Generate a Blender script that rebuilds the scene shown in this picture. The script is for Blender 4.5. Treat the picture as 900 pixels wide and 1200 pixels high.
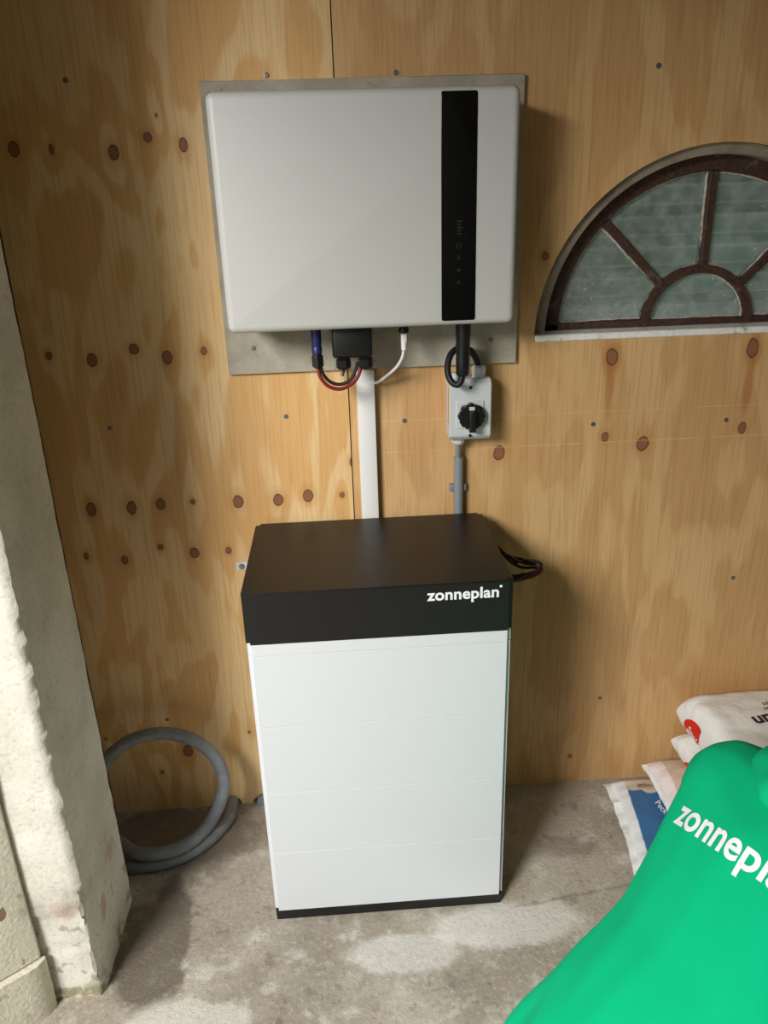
import bpy, bmesh, math, random
from mathutils import Vector, Matrix, noise
from mathutils.bvhtree import BVHTree

for o in list(bpy.data.objects):
    bpy.data.objects.remove(o)
S = bpy.context.scene
COL = S.collection

# ------------------------------------------------------------------ camera
FPX = 923.66
CAM = Vector((0.0, -1.6402, 1.45))
CR = Vector((0.99745978, -0.06483949, -0.0294929))
CU = Vector((0.05140437, 0.36859355, 0.9281683))
CF = Vector((0.04931106, 0.92732661, -0.37099027))
cd = bpy.data.cameras.new('camera')
cam = bpy.data.objects.new('camera', cd)
COL.objects.link(cam)
cd.sensor_fit = 'VERTICAL'
cd.sensor_height = 36.0
cd.lens = 36.0 * FPX / 1200.0
cd.clip_start = 0.02
M = Matrix((CR, CU, -CF)).transposed().to_4x4()
M.translation = CAM
cam.matrix_world = M
S.camera = cam

def at(px, py, y=0.0):
    """pixel of the 900x1200 photograph -> point on the plane Y = y"""
    d = CR * ((px - 450) / FPX) - CU * ((py - 600) / FPX) + CF
    return CAM + d * ((y - CAM.y) / d.y)

def at_z(px, py, z=0.0):
    d = CR * ((px - 450) / FPX) - CU * ((py - 600) / FPX) + CF
    return CAM + d * ((z - CAM.z) / d.z)

# ------------------------------------------------------------------ light
W = bpy.data.worlds.new('sky')
S.world = W
W.use_nodes = True
wb = W.node_tree.nodes['Background']
wb.inputs[0].default_value = (0.86, 0.94, 1.0, 1)
wb.inputs[1].default_value = 1.2

def area(name, loc, target, sx, sy, power, color):
    l = bpy.data.lights.new(name, 'AREA')
    l.shape = 'RECTANGLE'
    l.size, l.size_y, l.energy, l.color = sx, sy, power, color
    o = bpy.data.objects.new(name, l)
    COL.objects.link(o)
    o.location = loc
    o.rotation_euler = (Vector(target) - Vector(loc)).to_track_quat('-Z', 'Y').to_euler()
    return o
area('daylight_through_door', (-1.85, -2.87, 2.62), (0.1, -0.3, 0.75), 1.0, 1.1, 162, (1.0, 0.985, 0.96))

S.view_settings.view_transform = 'Standard'
S.view_settings.look = 'None'
S.view_settings.exposure = 0.0
S.view_settings.gamma = 1.0
S.view_settings.use_curve_mapping = False

# ------------------------------------------------------------------ node helpers
def srgb(r, g, b):
    f = lambda c: (c / 255 / 12.92) if c / 255 <= 0.04045 else ((c / 255 + 0.055) / 1.055) ** 2.4
    return (f(r), f(g), f(b), 1.0)

class NT:
    def __init__(s, name):
        s.m = bpy.data.materials.new(name)
        s.m.use_nodes = True
        s.t = s.m.node_tree
        s.b = s.t.nodes['Principled BSDF']
        s.out = s.t.nodes['Material Output']
    def n(s, typ, **kw):
        nd = s.t.nodes.new(typ)
        for k, v in kw.items():
            setattr(nd, k, v)
        return nd
    def put(s, sock, v):
        if isinstance(v, bpy.types.NodeSocket):
            s.t.links.new(v, sock)
        elif v is not None:
            sock.default_value = v
    def math(s, op, a, b=None, c=None):
        nd = s.n('ShaderNodeMath', operation=op)
        for i, v in enumerate((a, b, c)):
            s.put(nd.inputs[i], v)
        return nd.outputs[0]
    def vec(s, op, a, b=None):
        nd = s.n('ShaderNodeVectorMath', operation=op)
        s.put(nd.inputs[0], a)
        if b is not None:
            s.put(nd.inputs[1], b)
        return nd.outputs[1] if op in ('LENGTH', 'DISTANCE', 'DOT_PRODUCT') else nd.outputs[0]
    def pos(s):
        return s.n('ShaderNodeNewGeometry').outputs['Position']
    def obj(s):
        return s.n('ShaderNodeTexCoord').outputs['Object']
    def sep(s, v):
        nd = s.n('ShaderNodeSeparateXYZ'); s.put(nd.inputs[0], v); return nd.outputs
    def comb(s, x, y, z):
        nd = s.n('ShaderNodeCombineXYZ')
        for i, v in enumerate((x, y, z)):
            s.put(nd.inputs[i], v)
        return nd.outputs[0]
    def noise(s, v, scale=5.0, detail=3.0, rough=0.5, dist=0.0):
        nd = s.n('ShaderNodeTexNoise')
        s.put(nd.inputs['Vector'], v)
        nd.inputs['Scale'].default_value = scale
        nd.inputs['Detail'].default_value = detail
        nd.inputs['Roughness'].default_value = rough
        nd.inputs['Distortion'].default_value = dist
        return nd.outputs['Fac']
    def ramp(s, f, stops):
        nd = s.n('ShaderNodeValToRGB')
        s.put(nd.inputs[0], f)
        e = nd.color_ramp.elements
        while len(e) < len(stops):
            e.new(0.5)
        for k, (p, c) in zip(e, stops):
            k.position = p
            k.color = c if len(c) == 4 else (*c, 1)
        return nd.outputs[0]
    def mr(s, f, a, b, c=0.0, d=1.0, smooth=True):
        nd = s.n('ShaderNodeMapRange')
        nd.interpolation_type = 'SMOOTHSTEP' if smooth else 'LINEAR'
        s.put(nd.inputs[0], f)
        for i, v in enumerate((a, b, c, d)):
            s.put(nd.inputs[i + 1], v)
        return nd.outputs[0]
    def mix(s, f, a, b, mode='MIX'):
        nd = s.n('ShaderNodeMix', data_type='RGBA', blend_type=mode)
        s.put(nd.inputs[0], f); s.put(nd.inputs[6], a); s.put(nd.inputs[7], b)
        return nd.outputs[2]
    def bump(s, h, strength=0.3, dist=0.01):
        nd = s.n('ShaderNodeBump')
        nd.inputs['Strength'].default_value = strength
        nd.inputs['Distance'].default_value = dist
        s.put(nd.inputs['Height'], h)
        s.put(s.b.inputs['Normal'], nd.outputs[0])
    def base(s, c, rough=0.5, metal=0.0, spec=None):
        s.put(s.b.inputs['Base Color'], c)
        s.put(s.b.inputs['Roughness'], rough)
        s.put(s.b.inputs['Metallic'], metal)
        if spec is not None:
            s.put(s.b.inputs['Specular IOR Level'], spec)
        return s.m

def plain(name, col, rough=0.5, metal=0.0, spec=None, var=0.06, scale=30.0, bump=0.0):
    t = NT(name)
    f = t.noise(t.obj(), scale, 3)
    c2 = tuple(max(0, x * (1 - var)) for x in col[:3]) + (1,)
    c = t.mix(f, col, c2)
    if bump:
        t.bump(t.noise(t.obj(), scale * 6, 3), bump, 0.004)
    return t.base(c, rough, metal, spec)

def KP(px, py, rx=1.0, rz=1.0):
    p = at(px, py, -0.0)
    return (p.x, p.z, rx * 1.12, rz * 1.08)

def plywood(name, knots, light, tan, dark, fine, seed):
    t = NT(name)
    P = t.pos()
    x, y, z = t.sep(P)
    d = None
    infl = None
    wob = t.math('MULTIPLY', t.math('SUBTRACT', t.noise(P, 55, 2), 0.5), 0.5)
    for (kx, kz, rx, rz) in knots:
        v = t.vec('MULTIPLY', t.vec('SUBTRACT', P, (kx, 0, kz)), (1 / (rx * 0.001), 0, 1 / (rz * 0.001)))
        L = t.vec('LENGTH', v)
        d = L if d is None else t.math('MINIMUM', d, L)
        v2 = t.vec('MULTIPLY', t.vec('SUBTRACT', P, (kx, 0, kz)), (1 / 0.022, 0, 1 / 0.075))
        L2 = t.math('EXPONENT', t.math('MULTIPLY', t.vec('DOT_PRODUCT', v2, v2), -1.0))
        infl = L2 if infl is None else t.math('MAXIMUM', infl, L2)
    d = t.math('ADD', d, wob)
    # grain figure: long vertical bands that bend round the knots
    low = t.noise(t.comb(t.math('ADD', t.math('MULTIPLY', x, 1.0), seed), 0.0, t.math('MULTIPLY', z, 0.30)), 5.0, 3.0, 0.55, 0.4)
    mid = t.noise(t.comb(t.math('ADD', t.math('MULTIPLY', x, 1.0), seed + 3), 0.0, t.math('MULTIPLY', z, 0.12)), 16.0, 2.0)
    ph = t.math('ADD', t.math('MULTIPLY', low, 30.0), t.math('ADD', t.math('MULTIPLY', infl, 3.2), t.math('MULTIPLY', mid, 5.0)))
    band = t.math('ADD', t.math('MULTIPLY', t.math('SINE', ph), 0.5), 0.5)
    band = t.mr(band, 0.25, 0.8)
    streak = t.noise(t.comb(t.math('MULTIPLY', x, 1.0), 0.0, t.math('MULTIPLY', z, 0.035)), 170.0, 3.0, 0.6)
    fleck = t.noise(t.comb(t.math('MULTIPLY', x, 1.0), 0.3, t.math('MULTIPLY', z, 0.11)), 260.0, 2.0, 0.6)
    big = t.noise(P, 2.6, 2.0)
    c = t.mix(t.math('MULTIPLY', band, fine), light, tan)
    c = t.mix(t.mr(big, 0.35, 0.7, 0.0, 0.35), c, tan)
    c = t.mix(t.mr(streak, 0.42, 0.75, 0.0, 0.40), c, dark)
    c = t.mix(t.mr(fleck, 0.60, 0.80, 0.0, 0.45), c, light)
    # resin streaks running down from the big knots
    if name.endswith('right'):
        for (spx, spy, rx, rz) in ((714, 455, 13, 85), (876, 455, 14, 80), (717, 420, 24, 40), (884, 410, 22, 45)):
            sp = at(spx, spy)
            L = t.vec('LENGTH', t.vec('MULTIPLY', t.vec('SUBTRACT', P, (sp.x, 0, sp.z)), (1000 / rx, 0, 1000 / rz)))
            L = t.math('ADD', L, t.math('MULTIPLY', t.math('SUBTRACT', streak, 0.5), 0.9))
            c = t.mix(t.mr(L, 1.05, 0.35, 0.0, 0.55), c, srgb(164, 98, 42))
    # stained halo and the knots themselves
    c = t.mix(t.mr(d, 3.0, 1.0, 0.0, 0.30), c, srgb(186, 118, 54))
    ring = t.mr(t.math('SINE', t.math('MULTIPLY', d, 16.0)), -1, 1, 0, 0.5)
    kc = t.mix(ring, srgb(152, 104, 72), srgb(122, 78, 52))
    kc = t.mix(t.mr(d, 0.70, 1.0, 0, 0.8), kc, srgb(84, 50, 32))
    c = t.mix(t.mr(d, 1.12, 0.95), c, kc)
    if name.endswith('right'):
        for zz, w in ((0.9328, 0.0011), (1.003, 0.0008)):
            ln = t.mr(t.math('ABSOLUTE', t.math('SUBTRACT', z, zz)), w * 1.6, w * 0.5, 0.0, 0.42)
            ln = t.math('MULTIPLY', ln, t.mr(t.noise(P, 14, 2), 0.35, 0.6))
            c = t.mix(ln, c, srgb(235, 205, 150))
    t.bump(t.math('ADD', streak, t.math('MULTIPLY', fleck, 0.6)), 0.12, 0.002)
    return t.base(c, 0.62, 0, 0.35)

KL = [(16, 175, 9, 12), (60, 175, 4, 8), (133, 179, 9, 12), (173, 161, 7, 8), (215, 170, 7, 12), (183, 135, 2, 3),
      (57, 417, 6, 8), (108, 422, 9, 13), (157, 409, 9, 10), (196, 419, 9, 13), (239, 411, 6, 8),
      (107, 597, 9, 15), (154, 595, 9, 14), (188, 591, 9, 13), (226, 588, 5, 6), (279, 588, 10, 14), (326, 586, 10, 13),
      (361, 581, 10, 13), (401, 580, 5, 6), (101, 652, 5, 8), (146, 656, 7, 10), (188, 641, 6, 7), (228, 648, 9, 12), (268, 645, 6, 8),
      (412, 541, 4, 9), (220, 880, 10, 17), (190, 905, 4, 5), (124, 866, 3, 4), (292, 858, 3, 4)]
KRT = [(639, 300, 6, 8), (717, 418, 11, 17), (709, 512, 7, 10), (753, 520, 12, 15), (882, 408, 11, 19), (870, 501, 8, 12), (585, 531, 11, 15), (668, 886, 4, 5)]
M_PLY_L = plywood('plywood_left', [KP(*k) for k in KL], srgb(238, 205, 150), srgb(220, 168, 102), srgb(184, 134, 78), 0.75, 0.0)
M_PLY_R = plywood('plywood_right', [KP(*k) for k in KRT], srgb(220, 180, 126), srgb(198, 151, 97), srgb(156, 112, 68), 0.6, 7.3)

def concrete():
    t = NT('concrete_floor')
    P = t.pos()
    x, y, z = t.sep(P)
    a = t.noise(P, 3.2, 5, 0.6)
    b = t.noise(P, 14, 5, 0.62)
    g = t.noise(P, 95, 4, 0.65)
    h = t.noise(P, 340, 2, 0.6)
    c = t.mix(t.mr(a, 0.35, 0.65), srgb(158, 147, 132), srgb(190, 180, 164))
    c = t.mix(t.mr(b, 0.52, 0.70, 0, 0.75), c, srgb(212, 206, 194))
    c = t.mix(t.mr(b, 0.44, 0.28, 0, 0.65), c, srgb(120, 110, 100))
    c = t.mix(t.mr(g, 0.54, 0.74, 0, 0.45), c, srgb(226, 221, 210))
    c = t.mix(t.mr(g, 0.46, 0.26, 0, 0.5), c, srgb(104, 94, 84))
    c = t.mix(t.mr(t.noise(P, 23, 3), 0.62, 0.74, 0, 0.4), c, srgb(160, 112, 90))
    c = t.mix(t.mr(h, 0.62, 0.8, 0, 0.5), c, srgb(84, 74, 66))
    # dark patches beside and behind the pier foot, brownish patch at the cabinet side
    def floor_patch(c, cx, cy, rx, ry, col, amt, wobble=0.55):
        v = t.vec('MULTIPLY', t.vec('SUBTRACT', P, (cx, cy, 0)), (1 / rx, 1 / ry, 0))
        L = t.math('ADD', t.vec('LENGTH', v), t.math('MULTIPLY', t.math('SUBTRACT', t.noise(P, 11, 5, 0.65), 0.5), wobble * 2))
        f = t.mr(L, 1.1, 0.75, 0.0, amt)
        f = t.math('MULTIPLY', f, t.mr(g, 0.2, 0.55, 0.6, 1.0))
        return t.mix(f, c, col)
    c = floor_patch(c, -0.45, -0.40, 0.085, 0.16, srgb(84, 72, 62), 0.75, 0.8)
    c = floor_patch(c, -0.46, -0.10, 0.22, 0.11, srgb(100, 88, 74), 0.65)
    c = floor_patch(c, 0.48, -0.22, 0.07, 0.035, srgb(112, 92, 84), 0.4, 0.8)
    c = floor_patch(c, 0.372, -0.372, 0.009, 0.007, srgb(60, 56, 50), 0.9, 0.2)
    c = floor_patch(c, 0.30, -0.42, 0.17, 0.06, srgb(226, 222, 214), 0.7)
    c = floor_patch(c, 0.08, -0.47, 0.13, 0.05, srgb(226, 222, 214), 0.6)
    c = floor_patch(c, -0.36, -0.60, 0.14, 0.07, srgb(228, 224, 214), 0.6)
    ln = t.mr(t.math('ABSOLUTE', t.math('ADD', t.math('ADD', y, 0.418), t.math('ADD', t.math('MULTIPLY', x, -0.125), t.math('MULTIPLY', t.math('SUBTRACT', t.noise(P, 20, 3), 0.5), 0.02)))), 0.007, 0.001, 0, 0.3)
    ln = t.math('MULTIPLY', ln, t.mr(x, 0.30, 0.36))
    c = t.mix(ln, c, srgb(92, 84, 74))
    t.bump(t.math('ADD', t.math('MULTIPLY', b, 1.2), t.math('ADD', g, t.math('MULTIPLY', h, 0.4))), 0.45, 0.006)
    return t.base(c, 0.82, 0, 0.3)
M_CONC = concrete()

def plaster(name, c1, c2, patch):
    t = NT(name)
    P = t.pos()
    x, y, z = t.sep(P)
    a = t.noise(P, 6, 5, 0.6)
    g = t.noise(P, 110, 4, 0.6)
    c = t.mix(t.mr(a, 0.35, 0.65), c1, c2)
    c = t.mix(t.mr(g, 0.5, 0.25, 0, 0.4), c, srgb(150, 140, 122))
    if patch:
        lowz = t.mr(z, 0.42, 0.12)
        c = t.mix(t.math('MULTIPLY', lowz, t.mr(t.noise(P, 13, 4), 0.56, 0.66, 0, 0.7)), c, srgb(190, 150, 136))
        c = t.mix(t.math('MULTIPLY', t.mr(z, 0.07, 0.01), t.mr(t.noise(P, 25, 4), 0.45, 0.6, 0, 0.8)), c, srgb(122, 118, 70))
        c = t.mix(t.math('MULTIPLY', lowz, t.mr(t.noise(P, 30, 4), 0.60, 0.70, 0, 0.6)), c, srgb(128, 112, 96))
    t.bump(t.math('ADD', t.math('MULTIPLY', a, 2.0), g), 0.28, 0.006)
    return t.base(c, 0.9, 0, 0.2)
M_PLAST = plaster('rough_plaster', srgb(226, 221, 208), srgb(210, 204, 190), True)
M_WALL = plaster('grey_render', srgb(170, 165, 152), srgb(150, 145, 134), False)
M_STONE = plaster('window_reveal', srgb(160, 148, 130), srgb(120, 110, 96), False)
M_CEIL = plain('ceiling_boards', srgb(120, 104, 84), 0.8)
M_CASE = plain('white_powder_coat', srgb(196, 195, 190), 0.42, var=0.02, scale=200, bump=0.05)
M_MOD = plain('white_module', srgb(219, 221, 224), 0.45, var=0.015, scale=160, bump=0.03)
M_BLK = plain('black_powder_coat', srgb(21, 20, 20), 0.40, var=0.15, scale=200, bump=0.04)
M_GLOSS = plain('black_glass', srgb(8, 9, 10), 0.12, var=0.0)
M_ICON = plain('grey_icon_print', srgb(38, 40, 40), 0.3, var=0.0)
M_PLAS = plain('black_plastic', srgb(15, 15, 17), 0.42, var=0.1)
M_RUB = plain('black_cable_rubber', srgb(17, 16, 17), 0.55, var=0.1)
M_RED = plain('red_cable', srgb(132, 24, 28), 0.45, var=0.1)
M_BLUE = plain('blue_connector', srgb(38, 42, 98), 0.4, var=0.15)
M_WHT = plain('white_plastic', srgb(232, 231, 226), 0.4, var=0.03)
M_LGREY = plain('light_grey_plastic', srgb(205, 208, 207), 0.45, var=0.03)
M_PVC = plain('grey_pvc', srgb(136, 141, 143), 0.4, var=0.08)
M_STEEL = plain('zinc_steel', srgb(150, 152, 152), 0.35, 0.8, var=0.2)
M_ZINC = plain('bright_zinc', srgb(226, 228, 230), 0.35, 0.15, var=0.05)
M_TXT = plain('white_print', srgb(246, 247, 247), 0.5, var=0.0)
M_LBL = plain('yellow_label', srgb(214, 180, 84), 0.5, var=0.1)
M_PINKL = plain('pink_label', srgb(222, 180, 190), 0.5, var=0.1)

def hose_mat():
    t = NT('grey_hose')
    P = t.pos()
    f = t.noise(P, 40, 4, 0.6)
    c = t.mix(t.mr(f, 0.35, 0.7), srgb(120, 126, 131), srgb(138, 142, 145))
    c = t.mix(t.mr(t.noise(P, 160, 3), 0.60, 0.75, 0, 0.3), c, srgb(170, 166, 158))
    t.bump(f, 0.08, 0.003)
    return t.base(c, 0.38, 0, 0.5)
M_HOSE = hose_mat()

def board_mat():
    t = NT('fibre_cement')
    P = t.pos()
    g = t.noise(P, 150, 4, 0.65)
    a = t.noise(P, 22, 4, 0.6)
    c = t.mix(t.mr(a, 0.3, 0.7), srgb(186, 178, 160), srgb(166, 158, 142))
    c = t.mix(t.mr(g, 0.60, 0.74, 0, 0.7), c, srgb(112, 104, 90))
    t.bump(g, 0.2, 0.003)
    return t.base(c, 0.85, 0, 0.25)
M_BOARD = board_mat()

def frame_mat(name, c1, c2, worn, amt):
    t = NT(name)
    P = t.pos()
    a = t.noise(P, 26, 5, 0.65)
    g = t.noise(P, 120, 4, 0.6)
    c = t.mix(t.mr(g, 0.3, 0.7), c1, c2)
    c = t.mix(t.mr(a, 0.58, 0.66, 0, amt), c, worn)
    t.bump(t.math('ADD', a, g), 0.5, 0.004)
    return t.base(c, 0.6, 0, 0.35)
M_IRON = frame_mat('brown_painted_iron', srgb(84, 58, 46), srgb(58, 40, 33), srgb(120, 104, 90), 0.5)
M_PUTTY = frame_mat('white_putty', srgb(206, 200, 186), srgb(170, 160, 142), srgb(120, 110, 80), 0.6)
M_SILL = frame_mat('worn_white_paint', srgb(248, 246, 240), srgb(236, 232, 222), srgb(120, 104, 90), 0.55)
M_POST = frame_mat('old_cream_paint', srgb(228, 222, 202), srgb(212, 204, 184), srgb(120, 106, 88), 0.55)

def glass_mat():
    t = NT('dusty_glass')
    P = t.pos()
    dust = t.noise(P, 34, 5, 0.7)
    sp = t.noise(P, 130, 2, 0.5)
    x, y, z = t.sep(P)
    low = t.mr(z, 1.25, 1.17, 0.0, 0.22)
    lf = t.mr(x, 0.62, 0.44, 0.0, 0.22)
    f = t.math('ADD', t.mr(dust, 0.35, 0.75, 0.12, 0.36), t.math('ADD', t.math('ADD', low, lf), t.mr(sp, 0.71, 0.76, 0.0, 0.7)))
    tr = t.n('ShaderNodeBsdfTransparent'); tr.inputs[0].default_value = (0.86, 0.93, 0.90, 1)
    df = t.n('ShaderNodeBsdfDiffuse'); df.inputs[0].default_value = srgb(206, 212, 206)
    gl = t.n('ShaderNodeBsdfGlossy'); gl.inputs['Roughness'].default_value = 0.08
    m1 = t.n('ShaderNodeMixShader'); t.put(m1.inputs[0], f)
    t.t.links.new(tr.outputs[0], m1.inputs[1]); t.t.links.new(df.outputs[0], m1.inputs[2])
    m2 = t.n('ShaderNodeMixShader'); m2.inputs[0].default_value = 0.04
    t.t.links.new(m1.outputs[0], m2.inputs[1]); t.t.links.new(gl.outputs[0], m2.inputs[2])
    t.t.links.new(m2.outputs[0], t.out.inputs[0])
    return t.m
M_GLASS = glass_mat()
def sheet_mat():
    t = NT('green_corrugated_sheet')
    P = t.pos()
    x, y, z = t.sep(P)
    a = t.noise(t.comb(t.math('MULTIPLY', x, 0.2), 0, z), 24, 4, 0.6)
    c = t.mix(t.mr(a, 0.3, 0.7), srgb(138, 170, 152), srgb(172, 200, 182))
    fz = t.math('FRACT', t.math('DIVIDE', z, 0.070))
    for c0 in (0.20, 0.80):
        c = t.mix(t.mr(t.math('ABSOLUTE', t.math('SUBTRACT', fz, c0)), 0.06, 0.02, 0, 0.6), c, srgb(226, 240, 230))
    return t.base(c, 0.6)
M_SHEET = sheet_mat()

def cloth_mat(name, col, var=0.10, bump=0.25):
    t = NT(name)
    P = t.obj()
    a = t.noise(P, 9, 3)
    w = t.noise(P, 900, 2)
    c2 = tuple(v * (1 - var) for v in col[:3]) + (1,)
    c = t.mix(a, col, c2)
    t.bump(t.math('ADD', w, t.math('MULTIPLY', t.noise(P, 60, 3), 1.0)), bump, 0.002)
    return t.base(c, 0.9, 0, 0.15)
M_GREEN = cloth_mat('green_sweatshirt_cloth', srgb(2, 188, 130))
M_TROUS = cloth_mat('dark_work_cloth', srgb(46, 48, 54))
M_SKIN = plain('skin', srgb(214, 168, 142), 0.55, var=0.1)
M_HAIR = plain('brown_hair', srgb(70, 50, 36), 0.6, var=0.3, scale=120, bump=0.4)
M_SHOE = plain('black_leather', srgb(34, 32, 30), 0.5, var=0.2)

# ------------------------------------------------------------------ mesh helpers
def link(name, me, mat=None, parent=None, smooth=False):
    o = bpy.data.objects.new(name, me)
    COL.objects.link(o)
    if mat is not None and not me.materials:
        me.materials.append(mat)
    if parent is not None:
        o.parent = parent
        o.matrix_parent_inverse = Matrix.Translation(-Vector(parent.location)) if parent.type == 'EMPTY' else parent.matrix_basis.inverted()
    if smooth:
        for p in me.polygons:
            p.use_smooth = True
    return o

def fin(bm, name, mat, parent=None, smooth=False):
    bmesh.ops.recalc_face_normals(bm, faces=bm.faces)
    me = bpy.data.meshes.new(name)
    bm.to_mesh(me)
    bm.free()
    o = link(name, me, mat, parent)
    if smooth:
        for p in me.polygons:
            p.use_smooth = True
        me.set_sharp_from_angle(angle=math.radians(40))
    return o

def box(bm, a, b, bev=0.0, seg=2, mtx=None, edges=None):
    r = bmesh.ops.create_cube(bm, size=1.0)
    vs = r['verts']
    a, b = Vector(a), Vector(b)
    for v in vs:
        v.co = Vector(((a.x + b.x) / 2 + v.co.x * (b.x - a.x), (a.y + b.y) / 2 + v.co.y * (b.y - a.y), (a.z + b.z) / 2 + v.co.z * (b.z - a.z)))
    if bev > 0:
        es = list({e for v in vs for e in v.link_edges})
        if edges:
            es = [e for e in es if edges(e)]
        r2 = bmesh.ops.bevel(bm, geom=es, offset=bev, segments=seg, profile=0.5, affect='EDGES')
        vs = list({v for f in bm.faces for v in f.verts}) if mtx is None else vs
    if mtx is not None:
        for v in bm.verts:
            v.co = mtx @ v.co
    return bm

def boxo(name, a, b, mat, parent=None, bev=0.0, seg=2, edges=None):
    bm = bmesh.new()
    box(bm, a, b, bev, seg, None, edges)
    return fin(bm, name, mat, parent, smooth=bev > 0)

def cr(pts, n=8):
    P = [Vector(p) for p in pts]
    P = [P[0] * 2 - P[1]] + P + [P[-1] * 2 - P[-2]]
    out = []
    for i in range(1, len(P) - 2):
        for k in range(n):
            t = k / n
            a, b, c, d = P[i - 1:i + 3]
            out.append(0.5 * (2 * b + (c - a) * t + (2 * a - 5 * b + 4 * c - d) * t * t + (3 * b - a - 3 * c + d) * t ** 3))
    out.append(P[-2])
    return out

def tube(bm, path, rad, seg=10):
    up = Vector((0, 0, 1))
    t0 = (path[1] - path[0]).normalized()
    nrm = t0.orthogonal().normalized()
    rings = []
    for i, p in enumerate(path):
        t = (path[min(i + 1, len(path) - 1)] - path[max(i - 1, 0)]).normalized()
        nrm = (nrm - t * nrm.dot(t)).normalized()
        b = t.cross(nrm)
        r = rad(i / (len(path) - 1)) if callable(rad) else rad
        rings.append([bm.verts.new(p + (nrm * math.cos(2 * math.pi * k / seg) + b * math.sin(2 * math.pi * k / seg)) * r) for k in range(seg)])
    for A, B in zip(rings, rings[1:]):
        for k in range(seg):
            bm.faces.new((A[k], A[(k + 1) % seg], B[(k + 1) % seg], B[k]))
    bm.faces.new(rings[0][::-1])
    bm.faces.new(rings[-1])
    return bm

def tubeo(name, pts, rad, mat, parent=None, n=8, seg=12, straight=False):
    bm = bmesh.new()
    tube(bm, [Vector(p) for p in pts] if straight else cr(pts, n), rad, seg)
    return fin(bm, name, mat, parent, True)

def lathe(bm, prof, mtx, seg=20, facets=None):
    """prof: list of (radius, height) along local +Z"""
    rings = []
    for (r, h) in prof:
        rings.append([bm.verts.new(mtx @ Vector((r * math.cos(2 * math.pi * k / seg), r * math.sin(2 * math.pi * k / seg), h))) for k in range(seg)])
    for A, B in zip(rings, rings[1:]):
        for k in range(seg):
            bm.faces.new((A[k], A[(k + 1) % seg], B[(k + 1) % seg], B[k]))
    bm.faces.new(rings[0][::-1])
    bm.faces.new(rings[-1])

def latheo(name, prof, loc, axis, mat, parent=None, seg=20, smooth=True):
    bm = bmesh.new()
    q = Vector((0, 0, 1)).rotation_difference(Vector(axis)).to_matrix().to_4x4()
    q.translation = Vector(loc)
    lathe(bm, prof, q, seg)
    return fin(bm, name, mat, parent, smooth)

def prism(bm, poly, y0, y1):
    """poly: (x,z) outline, extruded along Y"""
    A = [bm.verts.new((x, y0, z)) for x, z in poly]
    B = [bm.verts.new((x, y1, z)) for x, z in poly]
    n = len(poly)
    bm.faces.new(A)
    bm.faces.new(B[::-1])
    for i in range(n):
        bm.faces.new((A[i], B[i], B[(i + 1) % n], A[(i + 1) % n]))

def empty(name, loc):
    o = bpy.data.objects.new(name, None)
    COL.objects.link(o)
    o.location = loc
    o.empty_display_size = 0.05
    return o

def tag(o, label=None, cat=None, group=None, kind=None):
    if label: o['label'] = label
    if cat: o['category'] = cat
    if group: o['group'] = group
    if kind: o['kind'] = kind
    return o

def text_mesh(txt, size, bold=0.0, extrude=0.0, spacing=1.0):
    c = bpy.data.curves.new('t', 'FONT')
    c.body = txt
    c.size = size
    c.offset = bold
    c.extrude = extrude
    c.space_character = spacing
    c.resolution_u = 6
    o = bpy.data.objects.new('t', c)
    COL.objects.link(o)
    dg = bpy.context.evaluated_depsgraph_get()
    me = bpy.data.meshes.new_from_object(o.evaluated_get(dg))
    bpy.data.objects.remove(o)
    bpy.data.curves.remove(c)
    me.materials.clear()
    return me

def decal(name, me, origin, xd, yd, mat, parent, target=None, lift=0.0015, sub=2, label=None):
    """lay a flat XY mesh on a surface; with a target, press it on along -normal"""
    xd, yd = Vector(xd).normalized(), Vector(yd).normalized()
    nd = xd.cross(yd).normalized()
    bm = bmesh.new()
    bm.from_mesh(me)
    if target is not None:
        bmesh.ops.triangulate(bm, faces=bm.faces)
        for _ in range(sub):
            es = [e for e in bm.edges if e.calc_length() > 0.012]
            if es:
                bmesh.ops.subdivide_edges(bm, edges=es, cuts=1)
                bmesh.ops.triangulate(bm, faces=bm.faces)
    o0 = Vector(origin)
    for v in bm.verts:
        p = o0 + xd * v.co.x + yd * v.co.y
        if target is not None:
            h = target.ray_cast(p + nd * 0.15, -nd, 0.4)
            if h[0] is not None:
                p = h[0] + nd * lift
        else:
            p = p + nd * lift
        v.co = p
    me2 = bpy.data.meshes.new(name)
    bm.to_mesh(me2)
    bm.free()
    o = link(name, me2, mat, parent)
    if label:
        o['label'] = label
    return o

# ------------------------------------------------------------------ setting
XL, XR, YR, ZC = -0.80, 2.2, -3.4, 2.35
boxo_floor = bmesh.new()
box(boxo_floor, (-3.0, -4.2, -0.1), (XR + 0.1, 0.10, 0.0))
tag(fin(boxo_floor, 'floor', M_CONC), 'worn stained grey concrete floor', None, None, 'structure')

# fan window measures
WX, WZ, RH = 0.783, 1.171, 0.371
def arc(cx, cz, r, a0, a1, n):
    return [(cx + r * math.cos(math.radians(a0 + (a1 - a0) * i / n)), cz + r * math.sin(math.radians(a0 + (a1 - a0) * i / n))) for i in range(n + 1)]

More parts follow.
